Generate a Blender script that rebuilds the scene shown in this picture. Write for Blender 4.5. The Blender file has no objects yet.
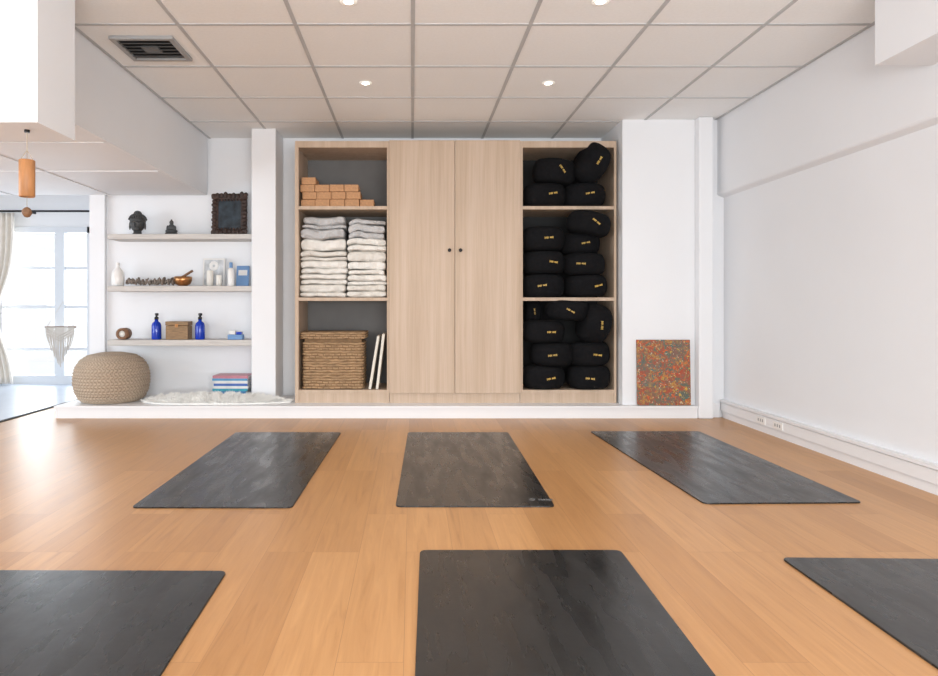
import bpy, bmesh, math, random
from mathutils import Vector, Matrix, noise as mnoise
random.seed(7)
F=670.0; VX=412.0; HY=305.0; CZ=0.94
def WX(px,d): return (px-VX)*d/F
def WZ(py,d): return CZ-(py-HY)*d/F
def FL(px,py):
    d=F*CZ/(py-HY); return (WX(px,d),d)
scene=bpy.context.scene
COL=scene.collection
# ---------------------------------------------------------------- materials
def mat(name,color,rough=0.6,metal=0.0,noise=0.0,nscale=8.0,bump=0.0,bscale=60.0,stretch=(1,1,1),emit=None,es=0,trans=0,spec=None,sheen=0):
    m=bpy.data.materials.new(name); m.use_nodes=True
    nt=m.node_tree; b=nt.nodes['Principled BSDF']
    b.inputs['Base Color'].default_value=(*color,1); b.inputs['Roughness'].default_value=rough
    b.inputs['Metallic'].default_value=metal
    if trans: b.inputs['Transmission Weight'].default_value=trans
    if spec is not None: b.inputs['Specular IOR Level'].default_value=spec
    if sheen: b.inputs['Sheen Weight'].default_value=sheen
    if emit: b.inputs['Emission Color'].default_value=(*emit,1); b.inputs['Emission Strength'].default_value=es
    tc=nt.nodes.new('ShaderNodeTexCoord'); mp=nt.nodes.new('ShaderNodeMapping'); mp.inputs['Scale'].default_value=stretch
    nt.links.new(tc.outputs['Object'],mp.inputs['Vector'])
    if noise>0:
        n=nt.nodes.new('ShaderNodeTexNoise'); n.inputs['Scale'].default_value=nscale; n.inputs['Detail'].default_value=5
        r=nt.nodes.new('ShaderNodeValToRGB')
        lo=[max(0,c*(1-noise)) for c in color]; hi=[min(1,c*(1+noise)) for c in color]
        r.color_ramp.elements[0].color=(*lo,1); r.color_ramp.elements[1].color=(*hi,1)
        r.color_ramp.elements[0].position=.3; r.color_ramp.elements[1].position=.7
        nt.links.new(mp.outputs[0],n.inputs['Vector']); nt.links.new(n.outputs['Fac'],r.inputs[0]); nt.links.new(r.outputs[0],b.inputs['Base Color'])
    if bump>0:
        n2=nt.nodes.new('ShaderNodeTexNoise'); n2.inputs['Scale'].default_value=bscale; n2.inputs['Detail'].default_value=4
        bp=nt.nodes.new('ShaderNodeBump'); bp.inputs['Strength'].default_value=bump; bp.inputs['Distance'].default_value=.01
        nt.links.new(mp.outputs[0],n2.inputs['Vector']); nt.links.new(n2.outputs['Fac'],bp.inputs['Height']); nt.links.new(bp.outputs[0],b.inputs['Normal'])
    return m
M={}
M['wall']=mat('white_wall_paint',(.79,.80,.82),.7,noise=.012,nscale=2,bump=.04,bscale=90)
M['trimw']=mat('white_trim_paint',(.79,.795,.81),.45,noise=.01,nscale=3)
M['ceil']=mat('ceiling_tile_white',(.89,.90,.90),.9,noise=.02,nscale=60,bump=.12,bscale=220)
M['grid']=mat('ceiling_grid_grey',(.50,.51,.52),.6,noise=.03)
M['ltile']=mat('pale_grey_floor',(.52,.58,.67),.3,noise=.05,nscale=4)
M['shelf']=mat('pale_ash_shelf',(.54,.51,.48),.5,noise=.12,nscale=6,stretch=(1,12,12))
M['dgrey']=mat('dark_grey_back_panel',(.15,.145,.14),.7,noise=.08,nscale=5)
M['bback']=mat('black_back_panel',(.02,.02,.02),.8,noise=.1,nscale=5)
M['black']=mat('black_cotton',(.007,.007,.008),.95,noise=.2,nscale=40,bump=.25,bscale=120,spec=.15)
M['gold']=mat('gold_thread',(.75,.5,.12),.5,noise=.1)
M['cork']=mat('tan_cork',(.50,.27,.135),.85,noise=.15,nscale=60,bump=.3,bscale=150)
M['cloth']=mat('cream_cotton',(.76,.73,.68),.95,noise=.04,nscale=10,bump=.5,bscale=50)
M['cloth2']=mat('warm_cream_cotton',(.69,.655,.60),.95,noise=.04,nscale=10,bump=.5,bscale=50)
M['clothg']=mat('light_grey_cotton',(.50,.49,.485),.95,noise=.06,nscale=10,bump=.5,bscale=50)
M['wicker']=mat('tan_wicker',(.39,.25,.135),.75,noise=.3,nscale=18,bump=.5,bscale=140,stretch=(1,1,3))
M['wickd']=mat('shadowed_wicker',(.23,.135,.065),.8,noise=.25,nscale=20)
M['sea']=mat('natural_seagrass',(.45,.355,.265),.85,noise=.15,nscale=60,bump=.4,bscale=120)
M['sead']=mat('darker_seagrass',(.27,.205,.145),.85,noise=.15,nscale=60,bump=.4,bscale=120)
M['fur']=mat('white_fleece',(.95,.93,.89),.95,noise=.02,nscale=12,sheen=.6)
M['dark']=mat('dark_metal',(.02,.02,.022),.4,metal=.6)
M['stone']=mat('dark_bronze_stone',(.045,.047,.048),.5,noise=.3,nscale=30,bump=.3,bscale=90)
M['dwood']=mat('dark_carved_wood',(.035,.016,.010),.5,noise=.5,nscale=20,bump=.8,bscale=60)
M['pic']=mat('dark_blue_print',(.018,.028,.038),.35,noise=.95,nscale=16)
M['brass']=mat('aged_brass',(.45,.22,.09),.3,metal=.9,noise=.15)
M['brown']=mat('brown_wood',(.20,.10,.05),.6,noise=.3,nscale=20,stretch=(1,8,8))
M['gbw']=mat('grey_brown_driftwood',(.24,.20,.17),.8,noise=.6,nscale=40,bump=.5,bscale=80)
M['gbrown']=mat('golden_brown_wood',(.26,.16,.08),.6,noise=.3,nscale=20,stretch=(1,1,8))
M['white']=mat('white_ceramic',(.80,.79,.77),.3,noise=.01)
M['wax']=mat('white_wax',(.78,.76,.71),.5,noise=.02)
M['blue']=mat('cobalt_blue_glass',(.005,.04,.42),.12,noise=.05)
M['blabel']=mat('pale_blue_label',(.15,.28,.50),.6,noise=.05)
M['paper']=mat('white_paper',(.74,.73,.71),.8,noise=.02)
M['cream']=mat('cream_board',(.72,.68,.60),.7,noise=.03)
M['bamboo']=mat('bamboo_orange',(.46,.21,.08),.5,noise=.2,nscale=8,stretch=(6,6,1))
M['cord']=mat('pale_cord',(.45,.38,.29),.9,noise=.1)
M['curt']=mat('cream_linen_curtain',(.78,.73,.66),.9,noise=.04,nscale=20,bump=.2,bscale=120)
M['slot']=mat('black_slot',(.015,.015,.015),.8,noise=.1)
M['vent']=mat('grey_vent_metal',(.33,.33,.33),.5,noise=.04)
M['mark']=mat('grey_printed_mark',(.17,.17,.17),.6,noise=.04)
M['louv']=mat('dark_vent_louvre',(.10,.10,.10),.5,noise=.04)
M['emit']=mat('lamp_glow',(1,1,1),.5,emit=(1,.97,.9),es=30)
M['ringglow']=mat('lit_reflector_ring',(.85,.85,.83),.4,noise=.01,emit=(1,.9,.75),es=.30)  # weak emission stands in for the bulb's halo on the ring
M['mac']=mat('cotton_macrame',(.56,.51,.46),.95,noise=.08)
M['winf']=mat('window_frame_paint',(.66,.69,.73),.5,noise=.02)

def nodes_start(name,rough=.5):
    m=bpy.data.materials.new(name); m.use_nodes=True; nt=m.node_tree
    b=nt.nodes['Principled BSDF']; b.inputs['Roughness'].default_value=rough
    tc=nt.nodes.new('ShaderNodeTexCoord'); return m,nt,b,tc
def mixc(nt,mode,fac,a,b_):
    x=nt.nodes.new('ShaderNodeMix'); x.data_type='RGBA'; x.blend_type=mode
    if isinstance(fac,(int,float)): x.inputs[0].default_value=fac
    else: nt.links.new(fac,x.inputs[0])
    for i,s in ((6,a),(7,b_)):
        if isinstance(s,tuple): x.inputs[i].default_value=(*s,1)
        else: nt.links.new(s,x.inputs[i])
    return x.outputs[2]
def ramp(nt,src,stops):
    r=nt.nodes.new('ShaderNodeValToRGB')
    while len(r.color_ramp.elements)<len(stops): r.color_ramp.elements.new(.5)
    for e,(p,c) in zip(r.color_ramp.elements,stops): e.position=p; e.color=(*c,1)
    nt.links.new(src,r.inputs[0]); return r.outputs[0]
# floor
m,nt,b,tc=nodes_start('oak_laminate_planks',.33)
mp=nt.nodes.new('ShaderNodeMapping'); mp.inputs['Rotation'].default_value=(0,0,math.pi/2)
nt.links.new(tc.outputs['Object'],mp.inputs['Vector'])
br=nt.nodes.new('ShaderNodeTexBrick'); br.inputs['Scale'].default_value=1; br.inputs['Brick Width'].default_value=1.25; br.inputs['Row Height'].default_value=.178
br.inputs['Mortar Size'].default_value=.0009; br.inputs['Mortar Smooth'].default_value=.4; br.offset=.37; br.offset_frequency=3
br.inputs['Color1'].default_value=(.545,.290,.120,1); br.inputs['Color2'].default_value=(.445,.224,.086,1); br.inputs['Mortar'].default_value=(.34,.17,.07,1)
nt.links.new(mp.outputs[0],br.inputs['Vector'])
mp2=nt.nodes.new('ShaderNodeMapping'); mp2.inputs['Scale'].default_value=(17,.9,1); nt.links.new(tc.outputs['Object'],mp2.inputs['Vector'])
cmb=nt.nodes.new('ShaderNodeVectorMath'); cmb.operation='MULTIPLY_ADD'; nt.links.new(br.outputs['Color'],cmb.inputs[0]); cmb.inputs[1].default_value=(60,60,60); nt.links.new(mp2.outputs[0],cmb.inputs[2])
n=nt.nodes.new('ShaderNodeTexNoise'); n.inputs['Scale'].default_value=2.0; n.inputs['Detail'].default_value=10; n.inputs['Roughness'].default_value=.65; n.inputs['Distortion'].default_value=.9; nt.links.new(cmb.outputs[0],n.inputs['Vector'])
g=ramp(nt,n.outputs['Fac'],[(.28,(.76,.71,.65)),(.42,(.93,.91,.88)),(.55,(1,1,1)),(.74,(1.12,1.14,1.16))])
c=mixc(nt,'MULTIPLY',1.0,br.outputs['Color'],g)
nt.links.new(c,b.inputs['Base Color'])
rr=nt.nodes.new('ShaderNodeMapRange'); rr.inputs[3].default_value=.29; rr.inputs[4].default_value=.42; nt.links.new(n.outputs['Fac'],rr.inputs[0]); nt.links.new(rr.outputs[0],b.inputs['Roughness'])
M['floor']=m
# cabinet oak
m,nt,b,tc=nodes_start('pale_oak_veneer',.55)
mp=nt.nodes.new('ShaderNodeMapping'); mp.inputs['Scale'].default_value=(11,11,.35); nt.links.new(tc.outputs['Object'],mp.inputs['Vector'])
n=nt.nodes.new('ShaderNodeTexNoise'); n.inputs['Scale'].default_value=1.6; n.inputs['Detail'].default_value=3; nt.links.new(mp.outputs[0],n.inputs['Vector'])
mp3=nt.nodes.new('ShaderNodeMapping'); mp3.inputs['Scale'].default_value=(60,60,1.5); nt.links.new(tc.outputs['Object'],mp3.inputs['Vector'])
n3=nt.nodes.new('ShaderNodeTexNoise'); n3.inputs['Scale'].default_value=2; n3.inputs['Detail'].default_value=4; nt.links.new(mp3.outputs[0],n3.inputs['Vector'])
c1=ramp(nt,n.outputs['Fac'],[(.35,(.49,.365,.26)),(.5,(.53,.40,.295)),(.66,(.57,.44,.335))])
c2=ramp(nt,n3.outputs['Fac'],[(.3,(.92,.905,.89)),(.6,(1,1,1))])
nt.links.new(mixc(nt,'MULTIPLY',1.0,c1,c2),b.inputs['Base Color']); M['oak']=m
# mat rubber
m,nt,b,tc=nodes_start('black_rubber',.4)
n=nt.nodes.new('ShaderNodeTexNoise'); n.inputs['Scale'].default_value=2.6; n.inputs['Detail'].default_value=5; n.inputs['Roughness'].default_value=.55; nt.links.new(tc.outputs['Object'],n.inputs['Vector'])
nt.links.new(ramp(nt,n.outputs['Fac'],[(.3,(.012,.012,.0125)),(.7,(.022,.022,.0225))]),b.inputs['Base Color'])
mps=nt.nodes.new('ShaderNodeMapping'); mps.inputs['Scale'].default_value=(6,1.2,1); mps.inputs['Rotation'].default_value=(0,0,.5); nt.links.new(tc.outputs['Object'],mps.inputs['Vector'])
ns=nt.nodes.new('ShaderNodeTexNoise'); ns.inputs['Scale'].default_value=2.2; ns.inputs['Detail'].default_value=6; nt.links.new(mps.outputs[0],ns.inputs['Vector'])
rr=nt.nodes.new('ShaderNodeMapRange'); rr.inputs[1].default_value=.3; rr.inputs[2].default_value=.7; rr.inputs[3].default_value=.19; rr.inputs[4].default_value=.38; nt.links.new(ns.outputs['Fac'],rr.inputs[0]); nt.links.new(rr.outputs[0],b.inputs['Roughness'])
b.inputs['Specular IOR Level'].default_value=.6
n2=nt.nodes.new('ShaderNodeTexNoise'); n2.inputs['Scale'].default_value=9; n2.inputs['Detail'].default_value=3; nt.links.new(tc.outputs['Object'],n2.inputs['Vector'])
bp=nt.nodes.new('ShaderNodeBump'); bp.inputs['Strength'].default_value=.14; bp.inputs['Distance'].default_value=.008; nt.links.new(n2.outputs['Fac'],bp.inputs['Height']); nt.links.new(bp.outputs[0],b.inputs['Normal'])
M['mat']=m
# abstract painting
m,nt,b,tc=nodes_start('abstract_paint',.5)
def noise(sc,off,det=4,dist=1.0):
    mpn=nt.nodes.new('ShaderNodeMapping'); mpn.inputs['Location'].default_value=off; nt.links.new(tc.outputs['Object'],mpn.inputs['Vector'])
    q=nt.nodes.new('ShaderNodeTexNoise'); q.inputs['Scale'].default_value=sc; q.inputs['Detail'].default_value=det; q.inputs['Distortion'].default_value=dist; nt.links.new(mpn.outputs[0],q.inputs['Vector']); return q.outputs['Fac']
base=ramp(nt,noise(15,(0,0,0),8,.8),[(.34,(.08,.10,.08)),(.43,(.15,.13,.07)),(.48,(.40,.05,.015)),(.54,(.17,.09,.05)),(.60,(.43,.22,.05)),(.68,(.28,.03,.012))])
f0=ramp(nt,noise(5,(5,2,2),2,.3),[(.48,(0,0,0)),(.62,(.6,.6,.6))])
c=mixc(nt,'MIX',f0,base,(.10,.11,.09))
f1=ramp(nt,noise(38,(3,1,2),4),[(.61,(0,0,0)),(.64,(1,1,1))])
c=mixc(nt,'MIX',f1,c,(.05,.13,.13))
f2=ramp(nt,noise(55,(7,4,1),3),[(.64,(0,0,0)),(.67,(1,1,1))])
c=mixc(nt,'MIX',f2,c,(.58,.50,.34))
f3=ramp(nt,noise(36,(1,9,5),5),[(.60,(0,0,0)),(.63,(1,1,1))])
c=mixc(nt,'MIX',f3,c,(.58,.11,.02))
f4=ramp(nt,noise(48,(2,3,8),3),[(.64,(0,0,0)),(.67,(1,1,1))])
c=mixc(nt,'MIX',f4,c,(.56,.35,.04))
nt.links.new(c,b.inputs['Base Color']); M['paint']=m
# glass
m=bpy.data.materials.new('window_glass'); m.use_nodes=True; nt=m.node_tree; nt.nodes.clear()
o=nt.nodes.new('ShaderNodeOutputMaterial'); t=nt.nodes.new('ShaderNodeBsdfTransparent'); gl=nt.nodes.new('ShaderNodeBsdfGlossy'); gl.inputs['Roughness'].default_value=.02
mx=nt.nodes.new('ShaderNodeMixShader'); mx.inputs[0].default_value=.05; nt.links.new(t.outputs[0],mx.inputs[1]); nt.links.new(gl.outputs[0],mx.inputs[2]); nt.links.new(mx.outputs[0],o.inputs[0]); M['glass']=m

# ---------------------------------------------------------------- helpers
def tag(o,label,cat,group=None):
    o['label']=label; o['category']=cat
    if group: o['group']=group
    return o
def fin(name,bm,mats,loc=(0,0,0),parent=None,smooth=False):
    me=bpy.data.meshes.new(name); 
    bmesh.ops.recalc_face_normals(bm,faces=bm.faces); bm.to_mesh(me); bm.free()
    if not isinstance(mats,(list,tuple)): mats=[mats]
    for mm in mats: me.materials.append(mm)
    if smooth:
        for p in me.polygons: p.use_smooth=True
    o=bpy.data.objects.new(name,me); COL.objects.link(o); o.location=loc
    if parent: o.parent=parent
    return o
def addbox(bm,x0,x1,y0,y1,z0,z1,bev=0,mi=0,rot=None):
    c=Vector(((x0+x1)/2,(y0+y1)/2,(z0+z1)/2))
    r=bmesh.ops.create_cube(bm,size=1)
    vs=r['verts']
    for v in vs: v.co=Vector((v.co.x*(x1-x0),v.co.y*(y1-y0),v.co.z*(z1-z0)))
    fs=set(f for v in vs for f in v.link_faces)
    if bev>0:
        es=list(set(e for v in vs for e in v.link_edges))
        rr=bmesh.ops.bevel(bm,geom=es,offset=bev,segments=2,affect='EDGES',profile=.5)
        vs=list(set(rr['verts'])|set(v for v in vs if v.is_valid)); fs=set(f for v in vs for f in v.link_faces)
    for f in fs: f.material_index=mi
    for v in vs:
        if rot is not None: v.co=rot@v.co
        v.co+=c
    return vs
def box(name,x0,x1,y0,y1,z0,z1,m,bev=0,parent=None,structure=False):
    bm=bmesh.new(); ox,oy,oz=(x0+x1)/2,(y0+y1)/2,z0
    addbox(bm,x0-ox,x1-ox,y0-oy,y1-oy,0,z1-z0,bev)
    loc=Vector((ox,oy,oz))
    if parent: loc=loc-parent.location
    o=fin(name,bm,m,loc,parent)
    if structure: o['kind']='structure'
    return o
def boxes(name,lst,m,origin,parent=None,structure=False,bev=0):
    bm=bmesh.new()
    for b_ in lst: addbox(bm,b_[0]-origin[0],b_[1]-origin[0],b_[2]-origin[1],b_[3]-origin[1],b_[4]-origin[2],b_[5]-origin[2],bev)
    loc=Vector(origin)
    if parent: loc=loc-parent.location
    o=fin(name,bm,m,loc,parent)
    if structure: o['kind']='structure'
    return o
def empty(name,loc):
    e=bpy.data.objects.new(name,None); e.empty_display_size=.1; COL.objects.link(e); e.location=loc; return e
def addlathe(bm,prof,seg=32,mi=0,c=(0,0,0),fn=None,mat4=None):
    rings=[]; c=Vector(c)
    for (r,z) in prof:
        if r<1e-5: rings.append([bm.verts.new((0,0,z))]); continue
        ring=[]
        for k in range(seg):
            a=2*math.pi*k/seg; q=r if fn is None else r*fn(a,r,z)
            ring.append(bm.verts.new((q*math.cos(a),q*math.sin(a),z)))
        rings.append(ring)
    fs=[]
    for A,B in zip(rings,rings[1:]):
        for k in range(seg):
            k2=(k+1)%seg
            if len(A)==1 and len(B)==1: continue
            if len(A)==1: fs.append(bm.faces.new((A[0],B[k],B[k2])))
            elif len(B)==1: fs.append(bm.faces.new((A[k],A[k2],B[0])))
            else: fs.append(bm.faces.new((A[k],A[k2],B[k2],B[k])))
    for f in fs: f.material_index=mi
    for ring in rings:
        for v in ring:
            if mat4 is not None: v.co=mat4@v.co
            v.co+=c
    return rings
def lathe(name,prof,m,loc,parent=None,seg=32,fn=None):
    bm=bmesh.new(); addlathe(bm,prof,seg,fn=fn)
    if parent: loc=Vector(loc)-parent.location
    return fin(name,bm,m,loc,parent,smooth=True)
def addsphere(bm,c,r,sc=(1,1,1),u=16,v=10,rot=None):
    rr=bmesh.ops.create_uvsphere(bm,u_segments=u,v_segments=v,radius=r)
    for q in rr['verts']:
        q.co=Vector((q.co.x*sc[0],q.co.y*sc[1],q.co.z*sc[2]))
        if rot is not None: q.co=rot@q.co
        q.co+=Vector(c)
def tube(bm,pts,r,seg=6):
    prev=None
    pts=[Vector(p) for p in pts]
    for i,p in enumerate(pts):
        d=(pts[min(i+1,len(pts)-1)]-pts[max(i-1,0)]).normalized()
        up=Vector((0,0,1)) if abs(d.z)<.9 else Vector((1,0,0))
        s=d.cross(up).normalized(); t=d.cross(s)
        ring=[bm.verts.new(p+s*r*math.cos(2*math.pi*k/seg)+t*r*math.sin(2*math.pi*k/seg)) for k in range(seg)]
        if prev:
            for k in range(seg): bm.faces.new((prev[k],prev[(k+1)%seg],ring[(k+1)%seg],ring[k]))
        else: bm.faces.new(ring)
        prev=ring
    bm.faces.new(prev)

# ---------------------------------------------------------------- room
CH=2.495; BW=6.25; STZ=.103; RW=2.615; RS=2.56
box('floor',-3.3,2.9,-3,8.1,-.05,0,M['floor'],structure=True)
box('floor',-6.6,-3.3,4.9,8.1,-.05,0,M['ltile'],structure=True)
box('floor',-6.6,-3.3,-3,4.9,-.05,0,M['floor'],structure=True)
boxes('trim_1',[(-3.33,-3.29,4.9,8.0,0,.006),(-6.6,-3.33,4.88,4.92,0,.006)],M['slot'],(-3.31,6.4,0),structure=True)
box('ceiling',-6.6,2.9,-3,6.3,CH,CH+.08,M['ceil'],structure=True)
lst=[]
for k in range(-3,5):
    X=.65*k+.005
    if k==-3: X=-1.885
    if k==4: X=RS-.014
    if k==-3 or k==4: lst.append((X-.010,X+.010,-3 if k==4 else 3.3,6.25,CH-.004,CH))
    else: lst.append((X-.011,X+.011,-3,6.25,CH-.004,CH))
for k in range(-9,5):
    Y=3.71+.655*k
    if Y<6.2 and Y>-3: lst.append((-1.9 if Y>3 else -6.5,RS,Y-.010,Y+.010,CH-.0041,CH))
boxes('trim_2',lst,M['grid'],(0,3,CH-.008),structure=True)
boxes('wall_back',[(-2.985,2.9,BW,BW+.15,0,CH)],M['wall'],(0,BW+.07,0),structure=True)
box('wall_side',-2.985,-2.85,6.4,8,0,CH,M['wall'],structure=True)
box('wall_alcove',1.765,2.9,5.62,BW,0,CH,M['wall'],structure=True)
box('wall_right',RW,2.9,-3,5.62,0,CH,M['wall'],structure=True)
bm=bmesh.new()
pr_=[(RS,CH),(RS,1.872),(RS+.004,1.862),(RS+.012,1.856),(RW,1.840),(RW,CH)]
A=[bm.verts.new((x-2.6,-3,z-1.8)) for x,z in pr_]; B=[bm.verts.new((x-2.6,5.62,z-1.8)) for x,z in pr_]
for i in range(6): bm.faces.new((A[i],A[(i+1)%6],B[(i+1)%6],B[i]))
bm.faces.new(A); bm.faces.new(B)
o=fin('trim_3',bm,M['wall'],(2.6,0,1.8)); o['kind']='structure'
box('trim_4',2.37,2.49,5.53,5.62,0,CH,M['wall'],bev=.01,structure=True)
box('trim_5',2.28,RS,2.4,3.3,2.12,CH,M['wall'],structure=True)
box('wall_column',-1.414,-1.2,5.9,BW,STZ,CH,M['wall'],bev=.006,structure=True)
box('trim_6',-2.985,-2.845,6.2,BW,0,1.96,M['wall'],structure=True)
box('ceiling',-6.6,-1.9,3.3,6.22,1.96,CH,M['wall'],structure=True)
box('trim_7',-6.6,-1.66,2.97,3.3,1.75,CH,M['wall'],structure=True)
lst=[]
for X in (-4.6,-3.7,-2.8): lst.append((X-.012,X+.012,3.3,6.2,1.953,1.96))
for Y in (4.2,5.1): lst.append((-6.5,-1.93,Y-.012,Y+.012,1.954,1.96))
boxes('trim_8',lst,M['wall'],(-4,5,1.953),structure=True)
WX0,WX1,WZ1=-4.95,-3.80,1.87
boxes('wall_window',[(-6.6,WX0,8,8.15,0,CH),(WX1,-2.85,8,8.15,0,CH),(WX0,WX1,8,8.15,WZ1,CH)],M['wall'],(-4.5,8.07,0),structure=True)
box('ceiling',-6.6,-2.85,6.22,8.15,CH,CH+.08,M['wall'],structure=True)
lst=[(WX0,WX0+.07,7.98,8.06,0,WZ1),(WX1-.07,WX1,7.98,8.06,0,WZ1),(WX0,WX1,7.98,8.06,WZ1-.07,WZ1),(WX0,WX1,7.98,8.06,.0,.1),(-4.25,-4.14,7.97,8.06,.1,WZ1-.07)]
for z in (.40,.90,1.36): lst.append((WX0+.05,WX1-.05,7.99,8.05,z,z+.035))
w=boxes('window_1',lst,M['winf'],(-4.37,8.02,0),structure=True)
bm=bmesh.new(); addbox(bm,-.52,.52,-.004,.004,.1,1.8); g=fin('glass_pane',bm,M['glass'],(0,0,0),w)
rod=empty('curtain_rod',(-4.6,7.85,1.99))
bm=bmesh.new(); tube(bm,[(-1.2,0,.05),(1.55,0,.05)],.012,8); fin('rod',bm,M['dark'],(0,0,0),rod,True)
for x in (-1.0,.1,1.4):
    bm=bmesh.new(); addbox(bm,x-.012,x+.012,0,.15,.035,.065); fin('bracket',bm,M['dark'],(0,0,0),rod)
tag(rod,'thin dark metal curtain rod above the glazed door','curtain rod')
bm=bmesh.new(); NX=90
rows=[]
for j in range(25):
    z=.02+(2.02-.02)*j/24; row=[]
    for i in range(NX):
        u=i/(NX-1); wdt=.50*(1-.38*math.exp(-((z-.8)/.45)**2))
        row.append(bm.verts.new((-.25+u*wdt, .03*math.sin(u*2*math.pi*8), z)))
    rows.append(row)
for a,b_ in zip(rows,rows[1:]):
    for i in range(NX-1): bm.faces.new((a[i],a[i+1],b_[i+1],b_[i]))
cu=fin('curtain',bm,M['curt'],(-4.91,7.85,0),None,True)
md=cu.modifiers.new('s','SOLIDIFY'); md.thickness=.003
tag(cu,'cream linen curtain hanging in folds beside the glazed door','curtain')
boxes('baseboard_right',[(RW-.022,RW,-3,5.6,.0,.05),(RW-.034,RW,-3,5.6,.055,.125),(RW-.042,RW,-3,5.6,.13,.15),(RW-.014,RW,-3,5.6,.05,.13)],M['trimw'],(RW-.02,1.3,0),structure=True)
box('baseboard_alcove',2.49,RW-.045,5.6,5.62,0,.12,M['trimw'],structure=True)
for i,(yy) in enumerate((4.95,4.72)):
    s=box('power_socket',RW-.041,RW-.033,yy-.06,yy+.06,.065,.115,M['white'],bev=.002)
    for k in (-.03,0,.03):
        box('socket_slot',RW-.0425,RW-.0405,yy+k-.006,yy+k+.006,.08,.1,M['vent'],parent=s)
    tag(s,'small white power socket on the wall trunking','power socket','sockets along the trunking')
boxes('trim_9',[(-2.957,1.76,5.56,BW,0,.085),(1.76,2.368,5.56,5.62,0,.085),(-2.965,1.76,5.545,BW,.085,STZ),(1.76,2.368,5.545,5.62,.085,STZ)],M['trimw'],(-.6,5.9,0),structure=True)
v=empty('ceiling_vent',(-1.568,4.045,CH-.02))
bm=bmesh.new()
for a in ((-.185,.185,-.18,-.15),(-.185,.185,.15,.18),(-.185,-.155,-.15,.15),(.155,.185,-.15,.15)): addbox(bm,*a,0,.02,.003)
fin('frame',bm,M['vent'],(0,0,0),v)
bm=bmesh.new(); addbox(bm,-.156,.156,-.151,.151,.014,.02); fin('backing',bm,M['slot'],(0,0,0),v)
for q in (-.1,-.05,0,.05,.1):
    bm=bmesh.new(); addbox(bm,-.155,.155,q-.011,q+.011,.004,.007,rot=Matrix.Rotation(.5,3,'X')); fin('louvre',bm,M['louv'],(0,0,0),v)
bm=bmesh.new(); addbox(bm,-.05,.05,-.05,.05,.0005,.012,.003); fin('centre_plate',bm,M['louv'],(0,0,0),v)
tag(v,'square grey metal air vent with dark louvres in ceiling tile','air vent')
for (X,Y) in ((-.325,4.69),(.955,4.69),(-.325,3.43),(.965,3.43),(-.325,1.4),(.965,1.4)):
    d=empty('ceiling_spotlight',(X,Y,CH-.006))
    bm=bmesh.new(); addlathe(bm,[(.024,.001),(.040,.0),(.044,.003),(.044,.0058),(.024,.0058)],28); fin('trim_ring',bm,M['ringglow'],(0,0,0),d,True)
    bm=bmesh.new(); addlathe(bm,[(0,-.003),(.015,-.002),(.024,.001),(.024,.0055),(0,.0055)],24); fin('bulb',bm,M['emit'],(0,0,0),d,True)
    L=bpy.data.lights.new('spot_lamp','SPOT'); L.energy=16; L.spot_size=math.radians(125); L.spot_blend=.8; L.color=(1,.95,.88); L.shadow_soft_size=.03
    lo=bpy.data.objects.new('spot_lamp',L); COL.objects.link(lo); lo.parent=d; lo.location=(0,0,-.035)
    tag(d,'round recessed ceiling spotlight glowing warm white','spotlight','recessed ceiling spotlights')

# ---------------------------------------------------------------- cabinets
CY=5.72; CB=BW-.005; TZ=2.34; FZ=.215
S1=1.785; S2=1.004
def openunit(x0,x1,label,bk,tl=.03,tr=.03):
    e=empty('open_shelving_unit',((x0+x1)/2,(CY+CB)/2,STZ))
    a,b_=x0+tl,x1-tr
    boxes('body',[(x0,a,CY,CB,STZ,TZ),(b_,x1,CY,CB,STZ,TZ),(a,b_,CY,CB,TZ-.055,TZ),(a,b_,CY+.002,CB,FZ-.03,FZ),(a,b_,CY+.01,CY+.03,STZ,FZ-.03)],M['oak'],(e.location.x,e.location.y,STZ),e)
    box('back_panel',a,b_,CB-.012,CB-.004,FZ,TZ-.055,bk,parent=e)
    for z in (S1,S2): box('shelf',a,b_,CY+.004,CB-.013,z-.028,z,M['oak'],parent=e)
    tag(e,label,'shelving unit'); return e
openunit(-.999,-.196,'pale oak open shelving unit holding blocks, blankets and basket',M['dgrey'],.03,.018)
openunit(.924,1.745,'pale oak open shelving unit packed with black cushions',M['bback'],.022,.020)
e=empty('wardrobe_cabinet',(.364,(CY+CB)/2,STZ))
boxes('body',[(-.192,.920,CY+.002,CB,STZ+.0,TZ)],M['oak'],(.364,e.location.y,STZ),e)
for (a,b_,kx) in ((-.194,.3625,.318),(.3665,.921,.412)):
    d=box('door',a,b_,CY-.02,CY,.19,TZ+.002,M['oak'],bev=.002,parent=e)
    bm=bmesh.new(); addlathe(bm,[(0,0),(.008,0),(.008,.012),(.015,.018),(.015,.026),(.009,.03),(0,.03)],16,mat4=Matrix.Rotation(math.pi/2,3,'X'))
    k=fin('knob',bm,M['dark'],(kx-(a+b_)/2,-.01,1.405-.19),d,True)
tag(e,'tall pale oak wardrobe cabinet with two doors and knobs','cabinet')

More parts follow.
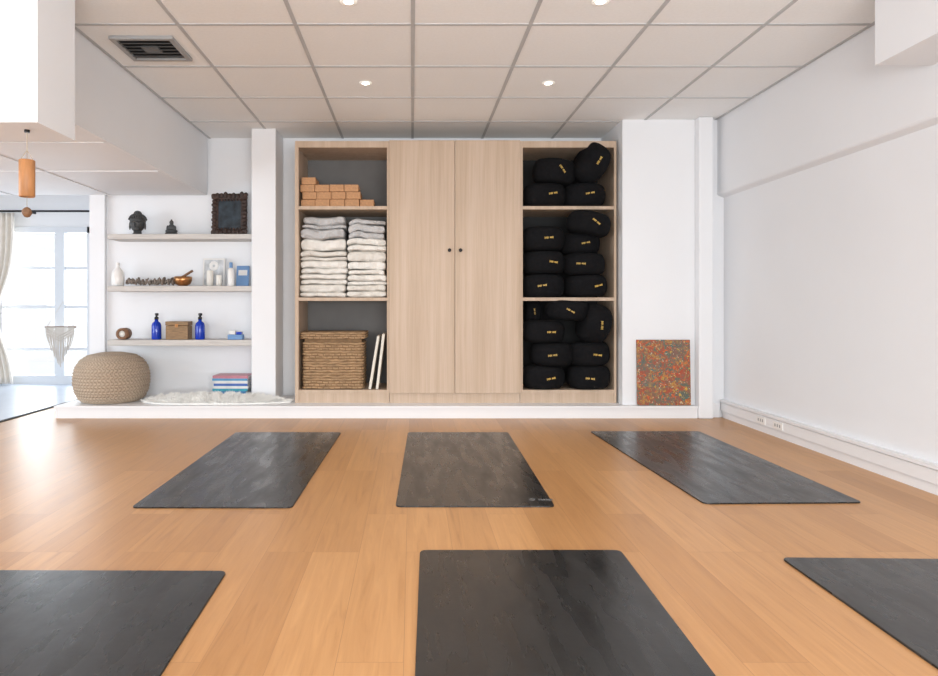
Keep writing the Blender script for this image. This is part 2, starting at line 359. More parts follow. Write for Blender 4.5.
# ---------------------------------------------------------------- cushions
ZR=.190
def zafu_mesh(seed):
    R=ZR-.002; H=.205; prof=[]
    n_=22; off=Vector((seed*3.1,0,0))
    prof.append((0,-H/2+.004))
    for i in range(n_+1):
        a=-math.pi/2+math.pi*i/n_
        ca,sa=math.cos(a),math.sin(a)
        r=R-.105+.105*(abs(ca)**.55); z=H/2*(abs(sa)**.85)*(1 if sa>0 else -1)
        if i==0: prof.append((R*.22,-H/2+.001))
        prof.append((r,z))
    prof.append((R*.22,H/2-.001)); prof.append((0,H/2-.004))
    bm=bmesh.new()
    addlathe(bm,prof,96,fn=lambda a,r,z:1+ (.008*math.cos(24*a) if abs(z)>H*.40 and r>.03 else .002*math.cos(5*a+1)))
    for v in bm.verts:
        q=mnoise.noise(v.co*6+off)
        rr_=math.hypot(v.co.x,v.co.y)
        f=1+(.025*q-.012)*min(1,rr_/.1)
        v.co.x*=f; v.co.y*=f; v.co.z*=1+.06*mnoise.noise(v.co*5-off)-.02
    return bm
zds=[]
for s in range(8):
    zme=fin('tmp',zafu_mesh(s),M['black'],smooth=True); zds.append(zme.data); bpy.data.objects.remove(zme)
bm=bmesh.new(); xs=-.036; R_=ZR+.001
for k in range(9):
    h=random.choice((.012,.017,.014)); w_=.0045
    if k!=4:
        yy=-math.sqrt(R_**2-xs**2)
        addbox(bm,xs,xs+w_,yy-.001,yy+.007,-h/2,h/2)
        if k%2: addbox(bm,xs,xs+.007,yy-.001,yy+.007,h/2-.003,h/2)
    xs+=.0086
lt=fin('t',bm,M['gold']); ldata=lt.data; bpy.data.objects.remove(lt)
XL,XRr=.948,1.724
cnt=[0]
rz=random.Random(21)
def zafu(px,z,tilt=0,yaw=0,hs=1.0,Y=5.84,rs=1.0,X=None,mr=None):
    if X is None: X=WX(px,Y)
    hw=rs*ZR*abs(math.cos(tilt))+hs*.1*abs(math.sin(tilt))*.95
    X=max(XL+hw,min(XRr-hw,X))
    e=empty('meditation_cushion',(X,Y,z))
    b_=bpy.data.objects.new('cover',zds[cnt[0]%8]); cnt[0]+=1; COL.objects.link(b_); b_.parent=e
    b_.rotation_euler=(0,0,cnt[0]*1.7)
    l=bpy.data.objects.new('embroidered_mark',ldata); COL.objects.link(l); l.parent=e
    l.rotation_euler=(0,mr if mr is not None else rz.uniform(-.25,.25),rz.uniform(-.2,.2))
    e.rotation_euler=(0,tilt,yaw); e.scale=(rs,rs,hs)
    tag(e,'round black meditation cushion with gold embroidery'+(' stacked flat' if abs(tilt)<.3 else ' leaning on its edge'),'cushion','black cushions in the shelving unit')
    return e
b0=FZ+.103
zafu(543,b0,0,.1); zafu(588,b0,0,-.15)
zafu(551,b0+.197,.03,-.25); zafu(594,b0+.20,-.04,.2)
zafu(543,b0+.393,0,.3,.98)
zafu(605,b0+.46,-1.25,.15,Y=5.78,hs=1.1,rs=.93)
zafu(567,b0+.575,.07,-.1,hs=.86,Y=5.82,mr=.5)
zafu(532,b0+.55,-1.45,.0,Y=5.99,hs=.7,rs=.66)
b1=S2+.101
zafu(542,b1,0,-.1); zafu(585,b1,0,.2,.93)
zafu(543,b1+.200,.0,.15,1.0); zafu(583,b1+.186,.0,-.15,.93)
zafu(541,b1+.405,0,.1,1.05); zafu(579,b1+.366,.0,-.1,.88,Y=5.88,rs=.95)
zafu(603,b1+.53,.20,.15,hs=.95,Y=5.77,mr=.5)
b2=S1+.101
zafu(544,b2,0,.1,.98); zafu(583,b2,0,-.1,.98)
zafu(554,b2+.205,.12,.2,1.05,mr=.8); zafu(604,b2+.275,-1.05,.2,hs=1.12,rs=.97,Y=5.79)

# ---------------------------------------------------------------- yoga blocks
bw,bh,bd=.126,.0635,.21
def blk(x,z,y=5.745):
    o=box('yoga_block',x,x+bw-.003,y,y+bd,z,z+bh-.002,M['cork'],bev=.006)
    tag(o,'tan cork yoga block stacked on the shelf','yoga block','yoga blocks on the top shelf')
x0=-.955
for r,(n_,off) in enumerate(((5,0),(4,.012),(4,-.005),(1,.005))):
    for i in range(n_):
        blk(x0+off+i*bw+random.uniform(-.001,.001),S1+r*bh+.001,5.745+random.uniform(0,.02))

# ---------------------------------------------------------------- folded blankets
def blanket(cx,zbase,w_,h,m_,seed,sseed,rough=1.0,dep=.40):
    rnd=random.Random(seed); bm=bmesh.new()
    off=Vector((seed*2.7,0,0))
    nl=rnd.choice((1,2,2)) if h<.13 else 3; NXs=48; NA=44; zr=(zbase-S2)/.7
    fr=[rnd.uniform(.6,1.4) for _ in range(nl)]; t_=sum(fr); acc=0
    for L_ in range(nl):
        hh=h*fr[L_]/t_; zc=acc+hh*.5; acc+=hh; rings=[]
        yo=rnd.uniform(-.008,.030); wl=rnd.uniform(-.012,.006); wr=rnd.uniform(-.012,.006)
        for i in range(NXs+1):
            u=-1+2*i/NXs; ring=[]
            sag=(1-abs(u)**14)**.5
            X=u*(w_/2)+(-wl if u<0 else wr)*abs(u)
            shared=.034*zr*mnoise.noise(Vector((u*1.2+sseed,sseed*3,zr*.8)))
            droop=-.010*zr*abs(u)**3
            for k in range(NA):
                a=2*math.pi*k/NA
                ca,sa=math.cos(a),math.sin(a)
                y=(dep/2)*(abs(ca)**.22)*(1 if ca>0 else -1)
                s=.55+.45*sag
                zz=(hh/2*1.03)*(abs(sa)**.6)*(1 if sa>0 else -1)*s
                p=Vector((X*6,y*6,L_*3.0))+off
                low=mnoise.noise(p*.8); hi=mnoise.noise(p*2.4+Vector((5,5,5))); vf=mnoise.noise(Vector((X*26,y*4,zz*50+L_*9))+off)
                y=y*(.96+.04*sag)+yo+rough*(.018*low+.012*hi+.008*vf)
                zz=zz*(1+.28*low)+rough*(.004*hi)+shared+droop
                ring.append(bm.verts.new((X+.006*hi,y,zc+zz)))
            rings.append(ring)
        for A,B in zip(rings,rings[1:]):
            for k in range(NA): bm.faces.new((A[k],A[(k+1)%NA],B[(k+1)%NA],B[k]))
        bm.faces.new(rings[0]); bm.faces.new(rings[-1])
    o=fin('folded_blanket',bm,m_,(cx,5.755+dep/2,zbase),None,True); o.rotation_euler=(0,0,rnd.uniform(-.015,.015))
    return o
def stackb(cx,wd,hs,ng,s0):
    z=S2+.004
    for i,h in enumerate(hs):
        top=i>=len(hs)-ng
        mm=M['clothg'] if top else (M['cloth2'] if (i*7+s0)%3==1 else M['cloth'])
        o=blanket(cx+random.uniform(-.003,.003),z,wd+random.uniform(-.010,.004)-(.02 if top else 0),h-.001,mm,i+s0,s0,rough=2.1 if top else 1.35)
        tag(o,('light grey' if top else 'cream')+' folded cotton blanket in a tall stack','blanket','folded blankets on the middle shelf'); z+=h
stackb(-.764,.402,(.11,.09,.115,.085,.105,.19),1,10)
stackb(-.390,.342,(.105,.09,.115,.09,.11,.165),1,40)

# ---------------------------------------------------------------- wicker basket
def weave(bm,hw,hd,z0,z1,rows,cr=.03,amp=.007,sw=.03,cap=True):
    raw=[]
    corners=[(hw-cr,-hd+cr,-math.pi/2),(hw-cr,hd-cr,0),(-hw+cr,hd-cr,math.pi/2),(-hw+cr,-hd+cr,math.pi)]
    for (cx,cy,a0) in corners:
        for k in range(5):
            a=a0+math.pi/2*k/4; raw.append(Vector((cx+cr*math.cos(a),cy+cr*math.sin(a),0)))
    cum=[0]
    for i in range(len(raw)): cum.append(cum[-1]+(raw[i]-raw[(i+1)%len(raw)]).length)
    tot=cum[-1]; cn=int(round(tot/sw/2))*2; per=8; N=cn*per; res=[]; idx=0
    for k in range(N):
        s=k*tot/N
        while cum[idx+1]<s: idx+=1
        t=(s-cum[idx])/(cum[idx+1]-cum[idx]); a=raw[idx]; b2_=raw[(idx+1)%len(raw)]
        p=a.lerp(b2_,t); d=(b2_-a).normalized(); res.append((p,Vector((d.y,-d.x,0)),k/per))
    prev=None; first=None; sub=6; rw=random.Random(rows)
    jit=[rw.uniform(0,.35) for _ in range(rows)]; amps=[rw.uniform(.8,1.2) for _ in range(rows)]
    for j in range(rows*sub+1):
        row=min(j//sub,rows-1); f=(j/sub)-row; z=z0+(z1-z0)*j/(rows*sub)
        env=abs(math.sin(math.pi*f))**.5
        ring=[]
        for (p,nrm,s) in res:
            w1=mnoise.noise(Vector((p.x*20,p.y*20,row*1.3)))
            h=.45+.55*abs(math.sin(math.pi*(s+jit[row]+(.5 if row%2 else 0))))**.6+.4*w1
            ring.append(bm.verts.new(p+nrm*(amp*amps[row]*env*h)+Vector((0,0,z+.006*w1*(0<j<rows*sub)))))
        if prev:
            for k in range(N):
                fc=bm.faces.new((prev[k],prev[(k+1)%N],ring[(k+1)%N],ring[k]))
                rr_=(j-1)//sub; fm=((j-.5)/sub)%1; s=res[k][2]+.5/per+jit[rr_]; hh=abs(math.sin(math.pi*(s+(.5 if rr_%2 else 0))))
                fc.material_index=1 if (fm<.10 or fm>.90 or hh<.12) else 0
        else: first=ring
        prev=ring
    if cap: bm.faces.new(first); bm.faces.new(prev)
bk=empty('wicker_basket',(-.680,5.935,FZ))
bm=bmesh.new(); weave(bm,.254,.178,.004,.406,17,sw=.05,amp=.013); fin('body',bm,[M['wicker'],M['wickd']],(0,0,0),bk,True)
bm=bmesh.new(); weave(bm,.272,.194,.434,.492,3,sw=.05,amp=.012); fin('lid',bm,[M['wicker'],M['wickd']],(0,0,0),bk,True)
bm=bmesh.new(); addbox(bm,-.244,.244,-.168,.168,.404,.436); fin('rim',bm,M['wickd'],(0,0,0),bk)
tag(bk,'brown woven wicker hamper with lid on the lowest shelf','basket')
for i,(x,ang,h_) in enumerate(((-.362,.16,.46),(-.300,.12,.475))):
    bm=bmesh.new(); addbox(bm,-.011,.011,-.19,.19,0,h_,.002)
    o=fin('foam_board',bm,M['cream'],(x,5.925,FZ+.004)); o.rotation_euler=(0,ang,0)
    tag(o,'thin cream board leaning upright beside the wicker basket','board','cream boards on the lowest shelf')

# ---------------------------------------------------------------- painting
bm=bmesh.new(); addbox(bm,-.222,.222,-.011,.011,0,.545,.002)
p=fin('canvas_painting',bm,M['paint'],(WX(664.5,5.57),5.583,STZ+.002)); p.rotation_euler=(math.radians(-2.2),0,0)
tag(p,'abstract red orange and teal canvas leaning against white wall','painting')

# ---------------------------------------------------------------- shelves and items
SX0,SX1,SY0=-2.72,-1.416,5.98
SH=[(1.574,1.529),(1.11,1.062),(.628,.576)]
for (a,b_) in SH:
    o=box('wall_shelf',SX0,SX1,SY0,BW-.001,b_,a,M['shelf'],bev=.003)
    tag(o,'pale grey wood floating shelf fixed to white wall','shelf','floating wall shelves')
Y=6.08
def SXp(px,y=Y): return WX(px,y)
T1,T2,T3=SH[0][0]+.001,SH[1][0]+.001,SH[2][0]+.001
e=empty('buddha_head_statue',(SXp(137.5,6.06),6.06,T1))
bm=bmesh.new()
addlathe(bm,[(0,0),(.045,0),(.045,.008),(.036,.012),(.034,.03),(.034,.07),(0,.07)],24)
addsphere(bm,(0,0,.098),.066,(1.0,1.0,1.10),28,18)
addsphere(bm,(0,-.018,.052),.038,(1.08,1,.7))
addsphere(bm,(0,-.068,.09),.009,(.9,1,2.0),10,8)
for s in (-1,1):
    addsphere(bm,(s*.069,0,.08),.013,(.6,1,2.8),10,8)
    addsphere(bm,(s*.024,-.061,.106),.011,(1.4,.5,.5),10,6)
addsphere(bm,(0,-.063,.066),.010,(1.8,.6,.5),10,6)
fin('face',bm,M['stone'],(0,0,0),e,True)
bm=bmesh.new()
addsphere(bm,(0,.008,.128),.068,(1.04,1.02,.85),24,14)
for j in range(6):
    ph=math.radians(12+j*13); rr_=.073*math.cos(ph); zz=.128+.060*math.sin(ph)
    n_=max(5,int(2*math.pi*rr_/.019))
    for k in range(n_):
        a=2*math.pi*k/n_+j*.4
        if math.sin(a)<-.45 and j<1: continue
        addsphere(bm,(rr_*math.cos(a),rr_*math.sin(a)+.006,zz),.0105,(1,1,1),8,6)
addsphere(bm,(0,.006,.190),.036,(1,1,.8),14,10)
fin('curled_hair',bm,M['stone'],(0,0,0),e,True)
tag(e,'dark stone statue of a serene head with curled hair','statue')
e=empty('seated_figurine',(SXp(171.5),Y,T1))
bm=bmesh.new(); addlathe(bm,[(0,0),(.05,0),(.055,.01),(.048,.022),(0,.022)],20,fn=lambda a,r,z:1+.06*math.cos(10*a)); fin('lotus_base',bm,M['stone'],(0,0,0),e,True)
bm=bmesh.new(); addsphere(bm,(0,0,.035),.045,(1.25,.8,.45)); addsphere(bm,(0,0,.065),.030,(1.05,.75,1.2)); addsphere(bm,(-.032,-.005,.058),.013,(1,1,2.2)); addsphere(bm,(.032,-.005,.058),.013,(1,1,2.2)); addsphere(bm,(0,0,.112),.020,(.95,.9,1.1)); addsphere(bm,(0,0,.134),.008)
fin('body',bm,M['stone'],(0,0,0),e,True)
tag(e,'small dark seated meditating figurine on a lotus base','figurine')
e=empty('framed_picture',(SXp(229.5,6.12),6.12,T1))
bm=bmesh.new(); W_,H_=.158,.385
for a in ((-W_,W_,0.008,.055),(-W_,W_,H_-.055,H_),(-W_,-W_+.055,.055,H_-.055),(W_-.055,W_,.055,H_-.055)): addbox(bm,a[0],a[1],-.012,.012,a[2],a[3],.006)
rf=random.Random(4)
for k in range(9):
    x=-W_+.01+k*(2*W_-.02)/8
    for zz in (.028,H_-.02): addsphere(bm,(x,-.014,zz+rf.uniform(-.006,.01)),.021,(1,.6,1.1+.3*(k%2)),10,7)
for k in range(10):
    for s in (-1,1): addsphere(bm,(s*(W_-.020),-.014,.04+k*.034),.020,(1.1+.35*(k%2),.6,1),10,7)
for k in range(8):
    addsphere(bm,(-W_+.06+k*(2*W_-.12)/7,-.012,.062),.010,(1,.6,1),8,6); addsphere(bm,(-W_+.06+k*(2*W_-.12)/7,-.012,H_-.062),.010,(1,.6,1),8,6)
fin('frame',bm,M['dwood'],(0,0,0),e,True)
bm=bmesh.new(); addbox(bm,-W_+.053,W_-.053,-.006,.006,.053,H_-.053); fin('print',bm,M['pic'],(0,0,0),e)
e.rotation_euler=(math.radians(-3),0,0)
tag(e,'ornate dark carved wood frame with dark blue print','picture frame')
o=lathe('white_vase',[(0,0),(.045,0),(.054,.01),(.056,.07),(.052,.12),(.035,.15),(.018,.17),(.017,.2),(.022,.212),(.015,.212),(.012,.16),(0,.15)],M['white'],(SXp(118),Y,T2))
tag(o,'white ceramic bottle vase with narrow neck','vase')
bm=bmesh.new(); rnd=random.Random(5); n_=30; L_=.42
for i in range(n_):
    x=-L_/2+L_*i/(n_-1); r=rnd.uniform(.028,.046)
    rt=Matrix.Rotation(math.pi/2+rnd.uniform(-.6,.6),3,'Y')@Matrix.Rotation(rnd.uniform(-.4,.4),3,'X')
    pr_=[(0,-.006),(r*.8,-.006),(r,0),(r*.8,.006),(0,.006)]
    addlathe(bm,pr_,7,c=(x,rnd.uniform(-.018,.018),r*.98+.002),fn=lambda a,rr_,z,q=rnd.random()*6:.82+.16*math.sin(2*a+q),mat4=rt)
tube(bm,[(-L_/2,0,.032),(0,0,.034),(L_/2,0,.032)],.006,6)
o=fin('driftwood_garland',bm,M['gbw'],(SXp(150.5,6.06),6.06,T2))
tag(o,'strand of small grey-brown driftwood pieces lying on shelf','garland')
e=empty('singing_bowl',(SXp(183,6.05),6.05,T2))
lathe('bowl',[(0,0),(.035,0),(.065,.02),(.078,.05),(.08,.085),(.074,.085),(.071,.05),(.055,.02),(0,.01)],M['brass'],(e.location),e)
bm=bmesh.new(); tube(bm,[(-.055,0,.05),(.0,.0,.085),(.085,.01,.14)],.011,10); fin('mallet',bm,M['brown'],(0,0,0),e,True)
tag(e,'brass singing bowl with a wooden mallet resting inside','singing bowl')
e=empty('illustrated_card',(SXp(213.5,6.16),6.16,T2))
bm=bmesh.new(); addbox(bm,-.10,.10,-.003,.003,0,.26,.001); fin('card_sheet',bm,M['paper'],(0,0,0),e)
bm=bmesh.new(); addbox(bm,-.088,.088,-.0045,-.003,.015,.245); fin('printed_panel',bm,mat('pale_grey_print',(.50,.52,.54),.8,noise=.35,nscale=14),(0,0,0),e)
bm=bmesh.new()
for k in range(9):
    a=2*math.pi*k/9; addsphere(bm,(.028*math.cos(a),-.005,.19+.028*math.sin(a)),.018,(1,.12,1),10,6)
fin('flower_drawing',bm,M['paper'],(0,0,0),e,True)
e.rotation_euler=(math.radians(-5),0,0)
tag(e,'pale grey card with white flower drawing propped on wall','card')
def candle(px,r,h,y,lab):
    e=empty('pillar_candle',(SXp(px,y),y,T2))
    lathe('wax',[(0,0),(r,0),(r,h-.004),(r-.004,h),(0,h-.004)],M['wax'],e.location,e)
    bm=bmesh.new(); tube(bm,[(0,0,h-.006),(.001,0,h+.012)],.0015,6); fin('wick',bm,M['slot'],(0,0,0),e)
    tag(e,lab,'candle','white candles on the shelf')
candle(210.0,.030,.14,6.05,'white pillar candle in front of the card')
candle(219,.024,.10,6.05,'short white pillar candle in front of the card')
e=empty('white_bottle',(SXp(231.0,6.06),6.06,T2))
lathe('bottle_body',[(0,0),(.028,0),(.030,.006),(.030,.14),(.018,.165),(0,.165)],M['white'],e.location,e)
lathe('cap',[(.012,.160),(.015,.165),(.015,.21),(.012,.215),(0,.215)],M['blabel'],e.location,e)
tag(e,'white round bottle with a pale blue cap','bottle')
e=empty('blue_book',(SXp(242.5,6.13),6.13,T2))
bm=bmesh.new(); addbox(bm,-.056,.056,-.012,-.009,0,.19,.001); addbox(bm,-.056,.056,.009,.012,0,.19,.001); addbox(bm,-.058,-.055,-.012,.012,0,.19,.001); fin('cover',bm,M['blabel'],(0,0,0),e)
bm=bmesh.new(); addbox(bm,-.054,.052,-.0088,.0088,.004,.186); fin('pages',bm,M['paper'],(0,0,0),e)
bm=bmesh.new(); addbox(bm,-.04,.04,-.0128,-.0118,.10,.15); fin('cover_panel',bm,M['paper'],(0,0,0),e)
e.rotation_euler=(math.radians(-11),0,0)
tag(e,'blue covered small book leaning against the wall','book')
e=empty('candle_holder',(SXp(124,6.05),6.05,T3+.052))
RX=Matrix.Rotation(math.pi/2,3,'X')
bm=bmesh.new(); addlathe(bm,[(.03,-.05),(.052,-.05),(.052,.05),(.03,.05),(.03,-.05)],28,mat4=RX); fin('ring',bm,M['brown'],(0,0,0),e,True)
bm=bmesh.new(); addlathe(bm,[(0,-.04),(.03,-.04),(.03,.04),(0,.04)],24,mat4=RX); fin('core',bm,M['wax'],(0,0,0),e,True)
tag(e,'round brown wooden holder lying on its side','candle holder')
def bluebottle(px):
    e=empty('spray_bottle',(SXp(px,6.07),6.07,T3))
    lathe('bottle_body',[(0,0),(.04,0),(.043,.008),(.043,.125),(.036,.148),(.016,.165),(.015,.185),(0,.185)],M['blue'],e.location,e)
    lathe('collar',[(0,.18),(.018,.18),(.018,.2),(.009,.204),(.009,.215),(0,.215)],M['dark'],e.location,e)
    bm=bmesh.new(); addbox(bm,-.012,.012,-.045,.02,.215,.238,.004); addbox(bm,-.004,.004,-.04,-.032,.185,.216,.001); fin('spray_head',bm,M['dark'],(0,0,0),e)
    e.rotation_euler=(0,0,.5)
    tag(e,'cobalt blue bottle with a black spray head','bottle','blue spray bottles on the shelf')
bluebottle(156.5); bluebottle(200)
e=empty('wooden_box',(SXp(179,6.08),6.08,T3))
bm=bmesh.new(); addbox(bm,-.1,.1,-.06,.06,0,.125,.004); fin('body',bm,M['gbrown'],(0,0,0),e)
bm=bmesh.new(); addbox(bm,-.103,.103,-.063,.063,.127,.163,.004); fin('lid',bm,M['gbrown'],(0,0,0),e)
bm=bmesh.new(); addbox(bm,-.012,.012,-.068,-.06,.11,.14,.002); fin('clasp',bm,M['brass'],(0,0,0),e)
tag(e,'golden brown wooden box with lid and brass clasp','box')
e=empty('small_box',(SXp(236,6.05),6.05,T3))
bm=bmesh.new(); addbox(bm,-.066,.066,-.04,.04,0,.045,.004); fin('tray',bm,M['blabel'],(0,0,0),e)
bm=bmesh.new(); addbox(bm,-.055,.0,-.03,.03,.045,.08,.006); fin('packet',bm,M['paper'],(0,0,0),e)
bm=bmesh.new(); addbox(bm,.006,.055,-.03,.03,.045,.07,.006); fin('packet',bm,M['blue'],(0,0,0),e)
tag(e,'small blue and white box with packets','box')

# ---------------------------------------------------------------- pouf
PY=5.87; e_loc=(WX(112,PY),PY,STZ+.001)
bm=bmesh.new(); nr=24; SUB=4; CELL=30; SEG=CELL*8
Hh=.425
prof=[(0,0)]; keys=[(.235,0),(.275,.03),(.305,.09),(.317,.16),(.317,.23),(.30,.30),(.26,.36),(.20,.40),(.10,.421),(.02,.427)]
def interp(t):
    q=t*(len(keys)-1); i=min(int(q),len(keys)-2); f=q-i; f=f*f*(3-2*f)*.3+f*.7
    return (keys[i][0]*(1-f)+keys[i+1][0]*f, keys[i][1]*(1-f)+keys[i+1][1]*f)
for j in range(nr):
    for s in range(SUB):
        r,z=interp((j+s/SUB)/nr); prof.append((r*.965+.007*math.sin(math.pi*s/SUB),z))
prof.append((0,Hh*.995))
rings=addlathe(bm,prof,SEG)
vinfo={}
def sl(a,j,s):
    return abs(math.sin(CELL*a+(1 if j%2 else -1)*(s/SUB)*1.6))
for ri,ring in enumerate(rings[1:-1]):
    j=ri//SUB; s=ri%SUB
    for k,v in enumerate(ring):
        a=2*math.pi*k/SEG
        f=1+.014*sl(a,j,s)*math.sin(math.pi*s/SUB)
        v.co.x*=f; v.co.y*=f; vinfo[v]=(j,s,k)
for f in bm.faces:
    inf=[vinfo[v] for v in f.verts if v in vinfo]
    if not inf: continue
    j,s,k=min(inf); c=f.calc_center_median(); a=math.atan2(c.y,c.x)
    f.material_index=1 if (sl(a,j,s+.5)<.30 or (s==0 and sl(a,j,.5)<.75)) else 0
e=fin('woven_pouf',bm,[M['sea'],M['sead']],e_loc,None,True)
tag(e,'round woven grey-beige seagrass pouf with braided rows','pouf')

# ---------------------------------------------------------------- sheepskin rug
bm=bmesh.new(); CXr,CYr=-1.705,5.738
def outline(a): return 1+.06*math.sin(3*a+1)+.04*math.sin(5*a)
hx,hy=.62,.115
N=72; K=10
def top(rho,a): return .010+.050*(1-rho**2.0)+.016*math.sin(5*a+rho*9)*rho*(1-rho)*3
rings=[[bm.verts.new((0,0,top(0,0)))]]
for k in range(1,K+1):
    rho=k/K; rings.append([bm.verts.new((hx*rho*outline(2*math.pi*i/N)*math.cos(2*math.pi*i/N),hy*rho*outline(2*math.pi*i/N)*math.sin(2*math.pi*i/N),top(rho,2*math.pi*i/N))) for i in range(N)])
rings.append([bm.verts.new((v.co.x,v.co.y,.0)) for v in rings[-1]])
for i in range(N): bm.faces.new((rings[0][0],rings[1][i],rings[1][(i+1)%N]))
for A,B in zip(rings[1:],rings[2:]):
    for i in range(N): bm.faces.new((A[i],A[(i+1)%N],B[(i+1)%N],B[i]))
bm.faces.new(rings[-1])
rnd=random.Random(3)
for k in range(24000):
    a=rnd.uniform(0,2*math.pi); rho=math.sqrt(rnd.random())*1.0; o_=outline(a)
    x,y=hx*rho*o_*math.cos(a),hy*rho*o_*math.sin(a); z=top(rho,a)-.004
    cl=mnoise.noise(Vector((x*18,y*18,0))); cl2=mnoise.noise(Vector((x*40,y*40,4)))
    l=rnd.uniform(.020,.038)*(1+.9*cl+.5*cl2); an=rnd.uniform(0,6.28); w_=.003
    out=.5*rho+ (.9 if rho>.9 else 0)
    d=Vector((math.cos(a)*out+cl*.9+rnd.uniform(-.25,.25),math.sin(a)*out+rnd.uniform(-.25,.25),.8)).normalized()*l
    if y+d.y<-.175: d.y=0
    s=Vector((math.cos(an),math.sin(an),0))*w_
    p0=Vector((x,y,z)); bm.faces.new((bm.verts.new(p0-s),bm.verts.new(p0+s),bm.verts.new(p0+d)))
o=fin('sheepskin_rug',bm,M['fur'],(CXr,CYr,STZ+.001))
tag(o,'fluffy white sheepskin rug lying on the white step','rug')

# ---------------------------------------------------------------- book stack
cols=[(.05,.12,.35),(.7,.7,.68),(.08,.25,.5),(.05,.35,.45),(.75,.73,.7),(.06,.14,.42),(.7,.68,.66),(.08,.3,.5),(.5,.2,.25)]
z=STZ+.001
for i,cc in enumerate(cols):
    m_=mat('cover_colour',cc,.4,noise=.15,nscale=12)
    h=random.choice((.02,.024,.022)); w_=.31+random.uniform(-.02,.01)
    e=empty('picture_book',(-1.615+random.uniform(-.008,.008),6.075,z))
    bm=bmesh.new(); addbox(bm,-w_/2,w_/2,-.11,.11,0,.002); addbox(bm,-w_/2,w_/2,-.11,.11,h-.002,h); addbox(bm,-w_/2,w_/2,-.112,-.108,0,h); fin('cover',bm,m_,(0,0,0),e)
    bm=bmesh.new(); addbox(bm,-w_/2+.004,w_/2-.004,-.107,.106,.0022,h-.0022); fin('pages',bm,M['paper'],(0,0,0),e)
    e.rotation_euler=(0,0,random.uniform(-.03,.03))
    tag(e,'colourful book lying flat in a stack on the step','book','stacked books beside the column'); z+=h+.0005

# ---------------------------------------------------------------- wind chime
e=empty('wind_chime',(WX(27,3.1),3.1,1.75))
bm=bmesh.new(); addlathe(bm,[(0,-.012),(.012,-.012),(.012,0),(0,0)],12); fin('ceiling_hook',bm,M['dark'],(0,0,0),e)
zt=WZ(160,3.1)-1.75; zb_=WZ(197,3.1)-1.75
bm=bmesh.new(); tube(bm,[(0,0,-.01),(0,0,zt+.045)],.0018,6)
for k in range(3):
    a=2*math.pi*k/3; tube(bm,[(0,0,zt+.045),(.028*math.cos(a),.028*math.sin(a),zt)],.0015,5)
fin('cord',bm,M['cord'],(0,0,0),e)
bm=bmesh.new(); addlathe(bm,[(.031,zt),(.034,zt-.003),(.034,zb_+.003),(.031,zb_),(.028,zb_),(.028,zt-.004),(.031,zt)],32); fin('bamboo_tube',bm,M['bamboo'],(0,0,0),e,True)
bm=bmesh.new(); addlathe(bm,[(0,zt-.02),(.0275,zt-.02),(.0275,zt-.012),(0,zt-.012)],24); fin('top_disc',bm,M['bamboo'],(0,0,0),e)
bm=bmesh.new(); tube(bm,[(0,0,zt-.02),(0,0,WZ(208,3.1)-1.75)],.0012,5); fin('clapper_cord',bm,M['cord'],(0,0,0),e)
zc=WZ(212,3.1)-1.75
bm=bmesh.new(); addlathe(bm,[(0,-.026),(.012,-.022),(.022,-.006),(.021,.008),(.01,.02),(0,.024)],20,c=(0,0,zc)); fin('wind_catcher',bm,M['brown'],(0,0,0),e,True)
tag(e,'cylindrical bamboo wind chime hanging on a cord','wind chime')

# ---------------------------------------------------------------- macrame
my=7.86; mx=WX(60.5,my); mz=WZ(327,my)
e=empty('macrame_hanging',(mx,my,mz))
bm=bmesh.new(); tube(bm,[(-.18,0,0),(.18,0,0)],.01,8); fin('dowel',bm,M['brown'],(0,0,0),e,True)
bm=bmesh.new(); tube(bm,[(-.16,0,.0),(0,.06,.30),(.16,0,.0)],.003,6); fin('hanging_cord',bm,M['mac'],(0,0,0),e)
bm=bmesh.new()
for k in range(29):
    x=-.165+.33*k/28; l=.47-.22*(abs(x)/.165)
    tube(bm,[(x,-.012,.005),(x*.98,-.012,-.08),(x*.85+.006*math.sin(k*2.3),-.012,-l*.6),(x*.62+.010*math.sin(k*5),-.01,-l)],.0048,5)
for s in (-1,1):
    for q in range(3):
        tube(bm,[(s*.16,-.018,-.015-q*.03),(s*.08,-.018,-.06-q*.03),(0,-.018,-.10-q*.03)],.0055,5)
fin('knotted_fringe',bm,M['mac'],(0,0,0),e)
tag(e,'cream macrame hanging with fringe in front of window','macrame')

# ---------------------------------------------------------------- yoga mats
def ymat(c4,label):
    c=[Vector((x,y,0)) for x,y in c4]; ctr=sum(c,Vector())/4
    pts=[]; r=.03
    for i in range(4):
        p=c[i]; a=(c[i-1]-p).normalized(); b_=(c[(i+1)%4]-p).normalized()
        for k in range(6):
            t=k/5; q=(p+a*r)*(1-t)**2+p*2*t*(1-t)+(p+b_*r)*t*t
            pts.append(q-ctr)
    bm=bmesh.new(); vs=[bm.verts.new(q) for q in pts]; f=bm.faces.new(vs)
    ex=bmesh.ops.extrude_face_region(bm,geom=[f]); 
    tv=[v for v in ex['geom'] if isinstance(v,bmesh.types.BMVert)]
    for v in tv: v.co.z=.006
    bmesh.ops.recalc_face_normals(bm,faces=bm.faces)
    te=[e_ for e_ in bm.edges if all(v.co.z>.005 for v in e_.verts)]
    bmesh.ops.bevel(bm,geom=te,offset=.0015,segments=2,affect='EDGES')
    o=fin('yoga_mat',bm,M['mat'],(ctr.x,ctr.y,.0008))
    tag(o,label,'yoga mat','black yoga mats on the wooden floor'); return o
L='black rubber yoga mat unrolled flat on the wooden floor'
ymat([FL(236,433),FL(341,433),FL(292,508.5),FL(131,508.5)],L)
mB=ymat([FL(408,433),FL(508,433),FL(555,507.5),FL(395.5,507.5)],L)
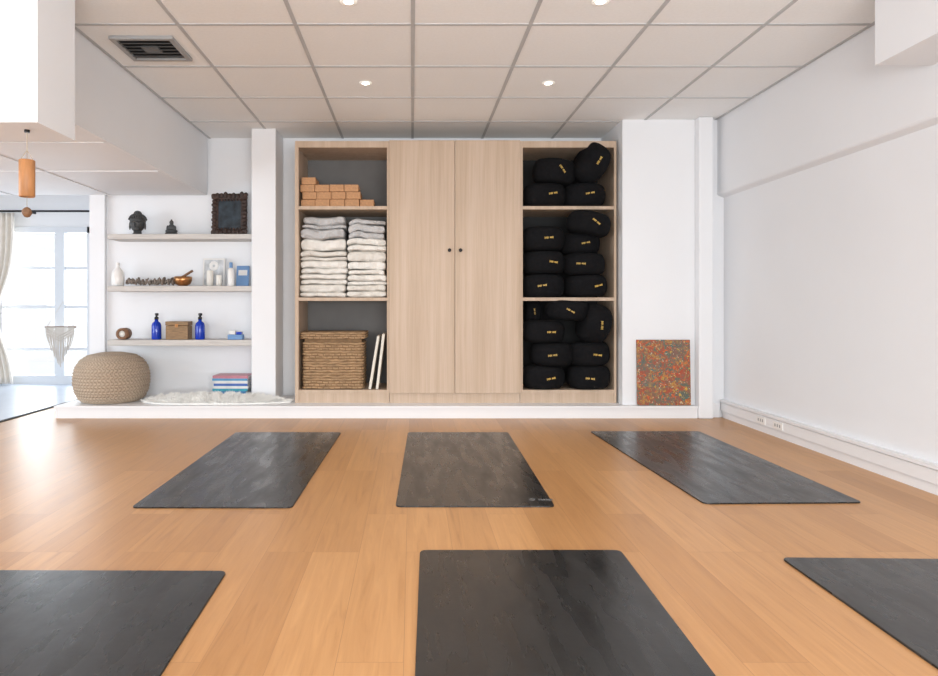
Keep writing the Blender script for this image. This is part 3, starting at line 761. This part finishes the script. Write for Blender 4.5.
ymat([FL(590,432),FL(699,432),FL(863,503.5),FL(704,504.5)],L)
ymat([(-1.47,2.36),(-.650,2.355),(-.61,.56),(-1.43,.56)],L)
ymat([(.0306,2.555),(.795,2.555),(.735,.76),(-.017,.76)],L)
ymat([(1.365,2.48),(2.13,2.46),(2.09,.68),(1.34,.68)],L)
bm=bmesh.new(); addlathe(bm,[(.010,0),(.016,0),(.016,.0008),(.010,.0008),(.010,0)],24)
for k in range(6): addbox(bm,.03+k*.012,.038+k*.012,-.012,.010,0,.0008)
X_,Y_=FL(532,501); fin('emblem',bm,M['mark'],(X_-mB.location.x,Y_-mB.location.y,.006),mB)

# ---------------------------------------------------------------- lights
def area(name,loc,rot,sx,sy,en,col=(1,1,1)):
    L=bpy.data.lights.new(name,'AREA'); L.shape='RECTANGLE'; L.size=sx; L.size_y=sy; L.energy=en; L.color=col
    o=bpy.data.objects.new(name,L); COL.objects.link(o); o.location=loc; o.rotation_euler=rot; return o
area('added_fill_rear',(.4,-2.8,.9),(math.radians(114),0,math.radians(4)),4.8,1.7,330,(.94,.975,1))  # added fill lamp behind the camera, tilted up to brighten the ceiling
area('window_daylight_side',(-6.2,2.2,1.0),(math.radians(106),0,math.radians(-90)),5,1.8,160,(.84,.92,1))
area('window_daylight_far',(-4.37,8.4,1.0),(math.radians(-90),0,0),1.1,1.7,50,(.88,.95,1))
w=bpy.data.worlds.new('World'); scene.world=w; w.use_nodes=True
bg=w.node_tree.nodes['Background']; bg.inputs[0].default_value=(.94,.97,1,1); bg.inputs[1].default_value=1.08
# ---------------------------------------------------------------- camera
cam=bpy.data.cameras.new('camera'); co=bpy.data.objects.new('camera',cam); COL.objects.link(co)
co.location=(0,0,CZ); co.rotation_euler=(math.pi/2,0,0)
cam.sensor_fit='HORIZONTAL'; cam.sensor_width=36; cam.lens=F/938*36
cam.shift_x=(469-VX)/938; cam.shift_y=-(338-HY)/938
cam.clip_start=.05
scene.camera=co
scene.view_settings.view_transform='Standard'
